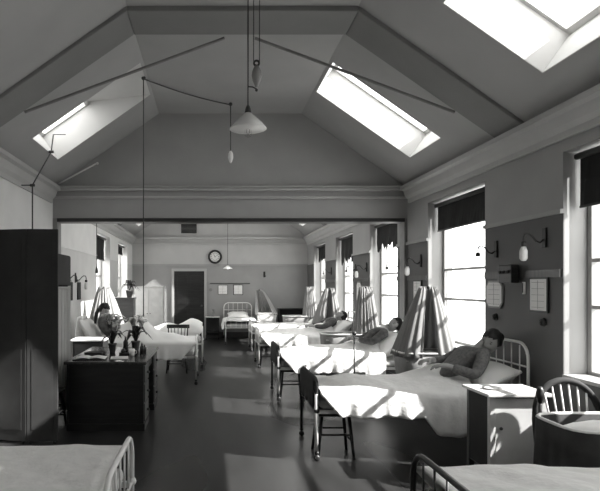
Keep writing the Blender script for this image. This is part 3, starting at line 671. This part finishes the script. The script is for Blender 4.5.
# locker by the nearest bed
X0, X1, Y0, Y1 = 2.24, 2.70, 4.40, 4.80; off = (X0, Y0, 0)
t = thing('bedside_locker', 'pale topped bedside locker at the head of the nearest bed', 'locker', (X0, Y0, 0))
G(off).box((X0-.03, Y0-.03, .755), (X1+.04, Y1+.03, .78)).build('locker_top', 'wood_l', t, bevel=.005)
for x in (X0, X1-.045):
    for y in (Y0, Y1-.045): G(off).box((x, y, 0), (x+.045, y+.045, .755)).build('leg', 'wood_l' if y == Y0 else 'wood_m', t, bevel=.004)
G(off).box((X0+.006, Y0+.045, .16), (X0+.018, Y1-.045, .755)).build('side_panel', 'black', t)  # black on this aisle face stands in for its shade
G(off).box((X1-.018, Y0+.045, .16), (X1-.006, Y1-.045, .755)).build('side_panel', 'wood_l', t)
d = G(off).box((X0+.05, Y0+.012, .17), (X1-.05, Y0+.03, .74)).build('door', 'wood_l', t, bevel=.004)
G(off).ball((X0+.09, Y0+.0, .5), .014, 10).build('door_knob', 'brass', d, True)
G(off).box((X0+.01, Y0+.045, .15), (X1-.01, Y1-.02, .165)).build('bottom_shelf', 'wood_m', t)
G(off).box((X0+.045, Y1-.02, .16), (X1-.045, Y1-.008, .755)).build('back_panel', 'wood_m', t)
o = G((2.36, 4.6, .782)).lathe([(.0, 0), (.05, 0), (.075, .01), (.078, .013), (.05, .006), (0, .005)], (2.36, 4.6, .782), 24).build('saucer', 'porcelain', None, True); tag(o, 'flat white saucer on the pale locker top', 'saucer')
# dark locker left
t = thing('bedside_locker', 'dark locker with white cloth top beside the bed of the nursing woman', 'locker', (-2.08, 8.32, 0)); off = (-2.08, 8.32, 0)
G(off).box((-2.08, 8.32, .12), (-1.62, 8.74, .80)).build('locker_body', 'wood_d', t, bevel=.005)
G(off).box((-2.11, 8.29, .80), (-1.59, 8.77, .825)).build('locker_top', 'sheet', t, bevel=.004)
for x in (-2.08, -1.66):
    for y in (8.32, 8.70): G(off).box((x, y, 0), (x+.04, y+.04, .12)).build('leg', 'wood_d', t)
d = G(off).box((-2.04, 8.308, .16), (-1.66, 8.32, .76)).build('door', 'wood_d', t, bevel=.003); G(off).ball((-1.70, 8.295, .5), .013, 10).build('door_knob', 'brass', d, True)
# tall black cupboard
t = thing('draught_screen', 'tall black two leaved draught screen by the left wall, nearest the camera', 'screen', (-1.9, 5.68, 0))
for xa, ya, xb, yb in ((-.50, .12, -.004, .0), (.004, .0, .32, .03)):
    u = Vector((xb-xa, yb-ya, 0)); l = u.length; u.normalize(); n_ = Vector((-u.y, u.x, 0))*.034; a = Vector((xa, ya, .03))
    lf = G().obox(a, u*l, n_, (0, 0, 2.20)).build('screen_leaf', 'black', t, bevel=.004)
    for z0, z1 in ((.12, .95), (1.05, 2.12)): G().obox(a+u*.05-n_*.15+Vector((0, 0, z0)), u*(l-.1), n_*.15, (0, 0, z1-z0)).build('leaf_panel', 'black', lf)
    for q in (.04, l-.04): G().ball(a+u*q+n_*.5-Vector((0, 0, .012)), .017, 8).build('screen_foot', 'iron_b', lf, True)
# wall cabinet
t = thing('wall_cabinet', 'black cabinet hung high on the left wall behind the tall black screen', 'cabinet', (LX+.002, 7.5, 1.65)); off = (LX+.002, 7.5, 1.65)
G(off).box((LX+.002, 7.5, 1.65), (-2.10, 8.25, 2.085)).build('cabinet_body', 'black', t, bevel=.004)
d = G(off).box((-2.10, 7.52, 1.67), (-2.085, 8.23, 2.065)).build('door', 'black', t, bevel=.003)
G(off).prism([(-2.43+.002, 1.65), (-2.10, 1.65), (-2.42, 1.12)], 8.2, 8.225).build('bracket', 'black', t)
# white folding screen
t = thing('folding_screen', 'white cloth screen standing behind the tall black screen', 'screen', (-2.0, 6.75, 0), 0); off = (-2.0, 6.75, 0)
for (x0, y0), (x1, y1), nm in (((-2.38, 6.90), (-2.04, 6.66), 'screen_leaf'), ((-2.03, 6.66), (-1.72, 6.78), 'screen_leaf')):
    u = Vector((x1-x0, y1-y0, 0)); n_ = Vector((-u.y, u.x, 0)).normalized()*.02
    f = G(off); a = Vector((x0, y0, 0)); l = u.length; u.normalize()
    f.obox(a+n_*-.5, u*.03, n_, (0, 0, 1.64)); f.obox(a+u*(l-.03)-n_*.5, u*.03, n_, (0, 0, 1.64)); f.obox(a+u*.03-n_*.5+Vector((0, 0, 1.60)), u*(l-.06), n_, (0, 0, .03)); f.obox(a+u*.03-n_*.5+Vector((0, 0, .12)), u*(l-.06), n_, (0, 0, .03))
    fo = f.build('screen_frame', 'iron_w', t)
    P = [[a+u*(.03+(l-.06)*i/30)+n_*(.3*math.sin(i*1.6))+Vector((0, 0, z)) for z in (.14, .6, 1.1, 1.61)] for i in range(31)]
    G(off).grid(P).build('screen_cloth', 'sheet', fo, True, solid=.004)

# ---------------------------------------------------------------- things on the desk
def leaf(g, base, az, l, wd, lift, droop):
    d = Vector((math.cos(az), math.sin(az), 0)); s = Vector((-d.y, d.x, 0)); P = []
    for i in range(9):
        t = i/8; c = Vector(base)+d*(l*t*(.5+.5*t))+Vector((0, 0, lift*math.sin(t*PI*.6)-droop*t*t)); ww = wd*math.sin(PI*min(1, t*.92+.06))**.8
        P.append([c-s*ww+Vector((0, 0, .25*ww)), c, c+s*ww+Vector((0, 0, .25*ww))])
    g.grid(P)
def plant(label, loc, pot_r, pot_h, nl, l, nf, fl_h, seed, name='potted_lily', cat='plant', group=None):
    rnd = random.Random(seed); t = thing(name, label, cat, loc, 0, group)
    G().lathe([(pot_r*.7, 0), (pot_r, pot_h), (pot_r*1.12, pot_h), (pot_r*1.12, pot_h*1.15), (pot_r*.95, pot_h*1.15), (pot_r*.9, pot_h*.95), (0, pot_h*.95)], seg=18).build('pot', 'clay', t, True)
    for k in range(nl):
        g = G(); leaf(g, (0, 0, pot_h), k*2.4+rnd.uniform(-.3, .3), l*rnd.uniform(.7, 1), .035, l*rnd.uniform(.7, 1.2), l*rnd.uniform(.3, .8)); g.build('leaf', 'leaf', t, True, solid=.002)
    for k in range(nf):
        a = k*2.1+.5; rr = rnd.uniform(.03, .10); h = fl_h*rnd.uniform(.75, 1); c = Vector((rr*math.cos(a), rr*math.sin(a), h))
        g = G().tube([(0, 0, pot_h*.9), (c.x*.5, c.y*.5, h*.6), c], .004, 6); st = g.build('flower_stem', 'leaf', t, True)
        for q in range(6):
            g = G(); leaf(g, c, q*PI/3+k, .105, .030, .09, .03); g.build('petal', 'petal', st, True, solid=.0015)
    return t
plant('potted lily with dark leaves at the far end of the desk', (-.98, 7.25, ZT), .055, .11, 9, .24, 7, .40, 3, group='flowering plants on the desk')
plant('potted lily near the middle of the desk', (-1.25, 7.05, ZT), .05, .10, 7, .20, 7, .42, 5, group='flowering plants on the desk')
def one(g, name, m, label, cat, group=None, **k): return tag(g.build(name, m, None, **k), label, cat, group)
t = thing('open_ledger', 'open ledger lying at the near edge of the desk', 'book', (-1.40, 6.45, ZT), .08)
G().box((-.19, -.13, 0), (.19, .13, .006)).build('binding', 'darkcloth', t)
for s in (-1, 1):
    P = [[(s*(.18*i/8), y, .008+.016*math.sin(PI*min(1, i/8*1.0+.08))) for y in (-.12, .12)] for i in range(9)]
    G().grid(P).build('page_block', 'paper', t, True, solid=.004)
one(G((-1.06, 6.50, ZT)).obox((-1.16, 6.40, ZT), (.2, .03, 0), (-.03, .22, 0), (0, 0, .004)), 'paper_sheet', 'paper', 'sheet of white paper near the aisle corner of the desk', 'paper')
one(G((-1.45, 6.85, ZT)).obox((-1.55, 6.78, ZT), (.22, -.02, 0), (.02, .16, 0), (0, 0, .03)), 'closed_book', 'darkcloth', 'closed dark book behind the open ledger', 'book', bevel=.004)
t = thing('inkstand', 'black inkstand with two wells on the desk', 'inkstand', (-1.02, 6.85, ZT), .2)
G().box((-.11, -.06, 0), (.11, .06, .02)).build('tray', 'black', t, bevel=.005)
for x in (-.06, .06): G().lathe([(.0, .021), (.028, .021), (.028, .055), (.014, .065), (.014, .075), (0, .076)], (x, 0, 0), 14).build('ink_well', 'iron_b', t, True)
G().tube([(-.09, .05, .03), (.0, .055, .10), (.06, .06, .16)], [.003, .004, .002], 6).build('pen', 'wood_m', t)
for i, (x, y, h, r) in enumerate(((-.86, 6.95, .13, .028), (-.84, 7.05, .10, .024), (-1.12, 7.30, .18, .033))):
    t = thing('bottle', ['dark stoppered bottle on the aisle edge of the desk', 'shorter dark bottle just behind the stoppered one', 'tall bottle between the two potted lilies'][i], 'bottle', (x, y, ZT), 0, 'bottles on the desk')
    G().lathe([(0, 0), (r, 0), (r, h*.6), (r*.4, h*.78), (r*.4, h*.95), (0, h*.95)], seg=14).build('bottle_glass', 'iron_b', t, True)
    G().lathe([(0, h*.95), (r*.55, h*.96), (r*.45, h*1.05), (0, h*1.06)], seg=12).build('stopper', 'wood_l', t, True)
t = thing('glass_tumbler', 'pale cup standing on the desk behind the paper sheet', 'cup', (-.95, 6.70, ZT)); G().lathe([(0, 0), (.03, 0), (.036, .085), (.033, .085), (.028, .006), (0, .006)], seg=18).build('cup_body', 'porcelain', t, True)
g = G(); g.tube([(.034, 0, .065), (.055, 0, .06), (.058, 0, .035), (.031, 0, .02)], .004, 6); g.build('cup_handle', 'porcelain', t, True)

# ---------------------------------------------------------------- hanging lamps and cords
t = thing('pendant_lamp', 'pendant lamp with fluted white shade hanging on a counterweighted cord', 'lamp', (.325, 4.7, 2.98))
Zc = FT-2.98
G().lathe([(.150, .0), (.156, .003), (.12, .05), (.07, .10), (.03, .135), (.028, .14), (.06, .095), (.11, .045), (.148, .004)], seg=40, wob=.03).build('lamp_shade', 'porcelain', t, True)
G().lathe([(.0, .205), (.012, .205), (.022, .18), (.03, .14), (.018, .10), (.018, .045), (.0, .045)], seg=16).build('lamp_holder', 'iron_b', t, True)
b_ = G().lathe([(.0, .046), (.013, .045), (.018, .02), (.034, -.015), (.036, -.035), (.024, -.06), (.004, -.072), (.0, -.078)], seg=20).build('bulb', 'glass', t, True)
G().tube([(-.012, 0, .02), (-.012, 0, -.03), (0, 0, -.045), (.012, 0, -.03), (.012, 0, .02)], .002, 5).build('filament', 'wood_m', b_)
G().tube([(0, 0, .2), (0, 0, Zc)], .006, 6).build('flex', 'iron_b', t)
for x in (.048, .098): G().tube([(x, 0, .56), (x+.0*(x > .06), 0, Zc)], .004, 6).build('pulley_cord', 'iron_b', t)
G().lathe([(.0, .36), (.012, .365), (.035, .42), (.042, .46), (.036, .50), (.016, .545), (.0, .55)], (.073, 0, 0), 18).build('counterweight', mat('grey_porcelain', .25, .25, .15, 8), t, True)
G().tube([(.073+.022*math.cos(a), 0, .565+.022*math.sin(a)) for a in [2*PI*k/16 for k in range(16)]], .010, 6, True).build('pulley', 'iron_b', t, True)
G().tube([(0, 0, .365), (.04, 0, .362), (.073, 0, .345)], .006, 6).build('cord_clip', 'iron_b', t, True); G().ball((.073, 0, .335), .013).build('clip_knob', 'iron_b', t, True)
G().lathe([(0, Zc-.04), (.05, Zc-.03), (.06, Zc), (0, Zc)], (.04, 0, 0), 18).build('ceiling_rose', 'wood_m', t, True)
t = thing('pendant_lamp', 'small distant pendant lamp hanging before the end wall', 'lamp', (.47, 14.6, 2.08))
G().lathe([(.13, 0), (.134, .003), (.06, .06), (.02, .09), (.018, .09), (.05, .055), (.128, .003)], seg=28).build('lamp_shade', 'porcelain', t, True); G().tube([(0, 0, .09), (0, 0, FT-2.08)], .006, 6).build('flex', 'iron_b', t)
G().ball((0, 0, .0), .03).build('bulb', 'bulbmat', t, True)
# skylight cord with acorn weight
t = thing('hanging_pull', 'black skylight cord slung across the ceiling, acorn weight at its end', 'cord', (-.84, 6.95, 4.2))
A = Vector((-.84, 6.95, 4.255)); Bp = Vector((.30, 8.0, 4.27)); off = (-.84, 6.95, 4.2)
g = G(off); g.tube([A]+[A.lerp(Bp, k/8)-Vector((0, 0, .03*math.sin(PI*k/8))) for k in range(1, 8)]+[Bp], .009, 6); g.build('slung_cord', 'iron_b', t)
G(off).tube([Bp, (.30, 8.0, 3.60)], .008, 6).build('hanging_cord', 'iron_b', t)
G(off).tube([A, (-.84, 6.95, 1.25)], .007, 6).build('hanging_cord', 'iron_b', t)
G(off).lathe([(0, 3.42), (.02, 3.44), (.04, 3.50), (.035, 3.56), (.015, 3.60), (0, 3.60)], (.30, 8.0, 0), 14).build('acorn_weight', 'porcelain', t, True)
for p in (A, Bp): G(off).ball(p+Vector((0, 0, .01)), .028, 12).build('pulley', 'iron_b', t, True)
t = thing('hanging_pull', 'black cord from the left skylight down the wall above the tall black screen', 'cord', (-2.40, 7.0, 2.9)); off = (-2.40, 7.0, 2.9)
P1, P2, P3 = Vector((-2.05, 7.2, 3.62)), Vector((-2.05, 7.1, 3.37)), Vector((-2.26, 7.0, 2.92))
for a, b in ((P1, P2), (P2, P3), (P3, Vector((-2.26, 7.0, 1.2)))): G(off).tube([a, b], .009, 6).build('cord_run', 'iron_b', t)
for p in (P2, P3): G(off).tube([p-Vector((.03, 0, 0)), p+Vector((.03, 0, 0))], .018, 8).build('pulley', 'iron_b', t, True)
G(off).tube([P3, (LX, 7.0, 2.92)], .008, 6).build('pulley_bracket', 'iron_b', t)
G(off).tube([P1, P1+Vector((.16, 0, .0))], .006, 6).build('window_catch', 'iron_b', t)
t = thing('skylight_pole', 'pale rod lying up the ceiling corner beside the partition', 'rod', (-2.28, 8.36, 3.2)); G((-2.28, 8.36, 3.2)).tube([(-2.30, 8.36, 3.19), (-1.72, 8.30, 3.48)], .012, 8).build('rod_shaft', 'iron_w', t, True); G((-2.28, 8.36, 3.2)).ball((-1.70, 8.30, 3.485), .02).build('rod_knob', 'iron_w', t, True)
# left far cord with bobbins
t = thing('call_bell_cord', 'thin cord with bell pull hanging near the left wall beyond the partition', 'cord', (-2.05, 9.95, 2.0)); off = (-2.05, 9.95, 2.0)
G(off).tube([(-2.05, 9.95, 3.41), (-2.05, 9.95, 1.98)], .007, 6).build('cord_run', 'iron_b', t); G(off).lathe([(0, 1.86), (.03, 1.87), (.02, 1.94), (.012, 1.98), (0, 1.98)], (-2.05, 9.95, 0), 12).build('bell_pull', 'iron_b', t, True)

# ---------------------------------------------------------------- wall fittings
def swan_lamp(label, x, y, z, s=-1, globe=True, r=.2):
    t = thing('swan_neck_lamp', label, 'lamp', (x, y, z), 0, 'swan neck wall lamps')
    G().box((0, -.03, -.09), (s*.02, .03, .09)).build('back_plate', 'iron_b', t, bevel=.006)
    pts = [(s*.02, 0, -.02), (s*.05, 0, -.045), (s*.09, 0, -.03), (s*.12, 0, .01), (s*.155, 0, .035), (s*.19, 0, .03), (s*r, 0, 0), (s*r, 0, -.03)]
    G().tube(pts, .008, 8).build('swan_arm', 'iron_b', t, True)
    G().lathe([(0, -.03), (.022, -.04), (.024, -.075), (0, -.08)], (s*r, 0, 0), 12).build('lamp_holder', 'iron_b', t, True)
    if globe: G().lathe([(0, -.08), (.02, -.082), (.034, -.12), (.034, -.19), (.02, -.21), (0, -.212)], (s*r, 0, 0), 14).build('lamp_globe', 'porcelain', t, True)
    return t
l0 = swan_lamp('swan neck wall lamp nearest the camera, above the framed chart', RX, 5.0, 2.08)
l1 = swan_lamp('swan neck lamp beside the blind, without a globe', RX, 5.85, 2.03, globe=False)
dup(l0, (RX, 7.95, 2.0), 0, 'swan neck lamp above the picture beside the partition')
dup(l1, (RX, 8.85, 1.98), 0, 'bare swan neck lamp just beyond the partition girder')
dup(l0, (RX, 10.7, 2.0), 0, 'swan neck lamp on the second pier beyond the partition')
dup(l1, (RX, 11.5, 2.0), 0, 'bare swan neck lamp on the second pier beyond the partition')
dup(l0, (RX, 13.8, 2.0), 0, 'farthest swan neck lamp on the right wall')
dup(l0, (LX, 9.9, 1.78), PI, 'wall lamp above the pale cot on the left wall')
dup(l1, (LX, 9.2, 1.78), PI, 'bare swan neck lamp on the left wall near the partition')
t = swan_lamp('small wall lamp on the end wall to the right of the pictures', 1.70, YF, 1.98, globe=False); t.rotation_euler = (0, 0, PI/2)
def picture(label, loc, w_, h_, facing, frame='wood_d', octo=False, lines=True, name='framed_chart', hang=True):
    """facing: rotation so local -y is the visible side"""
    t = thing(name, label, 'picture', loc, facing, 'framed charts on the ward walls')
    a, b = w_/2, h_/2; c = min(a, b)*.35 if octo else .0
    o_ = [(-a+c, -b), (a-c, -b), (a, -b+c), (a, b-c), (a-c, b), (-a+c, b), (-a, b-c), (-a, -b+c)] if octo else [(-a, -b), (a, -b), (a, b), (-a, b)]
    G().prism(o_, -.02, -.001).build('frame', frame, t)
    k = .88; G().prism([(x*k, z*k) for x, z in o_], -.023, -.02).build('chart_paper', 'paper', t)
    if lines:
        g = G()
        for q in range(5): z = b*.7-q*b*.35; g.box((-a*.7, -.0245, z-.003), (a*.7, -.023, z))
        g.box((-.003, -.0245, -b*.8), (.001, -.023, b*.8)); g.build('ruled_lines', 'iron_g', t)
    return t
FR = PI/2*-1  # on the right wall the visible side faces -x
picture('white octagonal chart on the pier beside the blinded window', (RX, 5.87, 1.55), .34, .29, -PI/2, 'iron_g', True)
picture('dark framed chart nearest the camera on the right wall', (RX, 5.08, 1.56), .28, .33, -PI/2)
picture('dark framed chart on the pier just before the partition', (RX, 8.05, 1.57), .30, .30, -PI/2)
picture('long white chart on the pier between second and third right beds', (RX, 11.2, 1.50), .34, .44, -PI/2, 'iron_g', True)
picture('pale framed chart on the end wall, left of the pair', (.40, YF, 1.50), .30, .30, 0, 'iron_g', False)
picture('dark framed chart on the end wall, right of the pair', (.88, YF, 1.50), .30, .32, 0, 'wood_d', False)
for i, y in enumerate((9.55, 10.15)):
    t = thing('hanging_board', ['narrow black board on the left wall nearer the partition', 'narrow black board on the left wall farther from the partition'][i], 'board', (LX+.003, y, 1.55), 0, 'black boards on the left wall')
    G().box((0, -.11, -.17), (.02, .11, .15)).build('board_face', 'black', t, bevel=.003); G().tube([(.01, -.06, .15), (.01, 0, .19), (.01, .06, .15)], .003, 5).build('hanger', 'iron_b', t)
t = thing('switch_box', 'dark switch box on the pier between the two near charts', 'switch', (RX-.025, 5.5, 1.76)); G().box((0, -.12, -.09), (-.08, .12, .09)).build('box_body', 'wood_d', t, bevel=.008)
for k in (-.07, 0, .07): G().ball((-.09, k, .02), .018, 10).build('switch_knob', 'iron_b', t, True)
t = thing('thermometer', 'small white wall thermometer beside the near framed chart', 'thermometer', (RX, 5.33, 1.62)); G().box((0, -.02, -.06), (-.015, .02, .06)).build('scale_plate', 'paper', t, bevel=.003); G().tube([(-.02, 0, -.045), (-.02, 0, .05)], .004, 6).build('glass_tube', 'iron_b', t)
for i, y in enumerate((5.86, 5.02)):
    t = thing('bell_push', ['round black bell push below the octagonal chart', 'round black bell push below the nearest framed chart'][i], 'bell push', (RX, y, 1.31), 0, 'bell pushes on the right wall')
    G().lathe([(0, -.03), (.03, -.03), (.04, 0)], seg=16, axis='x').build('push_plate', 'black', t, True); G().ball((-.034, 0, 0), .012, 10).build('push_button', 'brass', t, True)
one(G((0, YF, 1.7)).box((.0, YF-.02, 1.68), (1.25, YF-.002, 1.71)), 'picture_rail', 'wood_m', 'thin dark rail above the pair of charts on the end wall', 'rail')
one(G((0, YF, 1.4)).lathe([(.05, -.02), (.05, 0)], (.02, YF, 1.50), 16, 'y'), 'fire_bell', 'iron_g', 'small round grey bell right of the door on the end wall', 'bell')

# ---------------------------------------------------------------- far furniture
t = thing('side_table', 'small dark table left of the bed against the end wall', 'table', (.08, 16.85, 0))
G().box((-.22, -.2, .66), (.22, .2, .685)).build('table_top', 'wood_l', t, bevel=.004)
for x in (-.2, .17):
    for y in (-.18, .15): G().box((x, y, 0), (x+.03, y+.03, .66)).build('leg', 'wood_d', t)
G().box((-.17, .14, .10), (.17, .15, .66)).build('back_panel', 'black', t); G().box((-.2, -.17, .2), (.2, .17, .215)).build('shelf', 'wood_d', t)
t = thing('vase', 'small dark vase on the table beside the end wall bed', 'vase', (.10, 16.85, .687)); G().lathe([(0, 0), (.04, 0), (.02, .04), (.035, .10), (.02, .16), (.05, .22), (.045, .22), (.0, .10)], seg=16).build('vase_body', 'iron_g', t, True)
t = thing('low_bookcase', 'low black open cupboard along the end wall at the right', 'cupboard', (2.36, 17.0, 0))
g = G(); g.box((-.24, -.16, 0), (-.21, .16, .90)).build('side_panel', 'black', t); G().box((.60, -.16, 0), (.63, .16, .90)).build('side_panel', 'black', t); G().box((-.24, -.17, .90), (.63, .16, .93)).build('cupboard_top', 'black', t)
G().box((-.21, .14, .02), (.60, .16, .90)).build('back_panel', 'black', t)
for z in (.05, .48): G().box((-.21, -.15, z), (.60, .14, z+.02)).build('shelf', 'black', t)
t = thing('enamel_basin', 'white enamel basin on the shelf of the low black cupboard', 'basin', (2.76, 16.98, .502)); G().lathe([(0, 0), (.07, 0), (.13, .10), (.14, .105), (.13, .11), (.065, .012), (0, .01)], seg=24).build('basin_bowl', 'porcelain', t, True)
# left far: white cupboard, dark cabinet with plant
t = thing('white_cupboard', 'white painted cupboard left of the end wall door', 'cupboard', (-1.72, 15.7, 0))
G().box((-.40, -.25, .06), (.40, .25, 1.58)).build('cupboard_body', 'wood_l', t, bevel=.006); G().box((-.42, -.27, 1.58), (.42, .25, 1.61)).build('cupboard_top', 'wood_l', t, bevel=.004); G().box((-.38, -.23, 0), (.38, .25, .06)).build('plinth', 'wood_m', t)
for x0, x1, k in ((-.39, -.005, -.04), (.005, .39, .04)):
    d = G().box((x0, -.265, .08), (x1, -.25, 1.56)).build('door', 'wood_l', t, bevel=.003); G().ball((k, -.278, .85), .014, 10).build('door_knob', 'iron_b', d, True)
t = thing('dark_cabinet', 'dark cabinet standing against the left wall under a plant', 'cabinet', (-2.16, 14.0, 0))
G().box((-.25, -.2, .08), (.24, .2, 1.30)).build('cabinet_body', 'wood_d', t, bevel=.005); G().box((-.26, -.22, 1.30), (.26, .21, 1.33)).build('cabinet_top', 'wood_d', t)
G().box((-.24, -.19, 0), (.23, .19, .08)).build('plinth', 'wood_d', t); d = G().box((-.23, -.215, .10), (.22, -.2, 1.28)).build('door', 'wood_d', t, bevel=.003); G().ball((.18, -.225, .8), .014, 10).build('door_knob', 'brass', d, True)
plant('dark leafy plant on top of the cabinet at the left wall', (-2.05, 14.0, 1.332), .09, .16, 16, .30, 0, .3, 9, 'potted_plant', 'plant')
t = thing('rod_stand', 'thin iron rod with a ball top beside the second right bed', 'stand', (1.98, 7.55, 0))
G().tube([(0, 0, .02), (0, 0, .97)], .011, 8).build('rod', 'iron_b', t, True); G().ball((0, 0, .985), .032).build('ball_top', 'iron_b', t, True); G().lathe([(.11, 0), (.11, .012), (.02, .03)], seg=20).build('foot', 'iron_b', t, True)
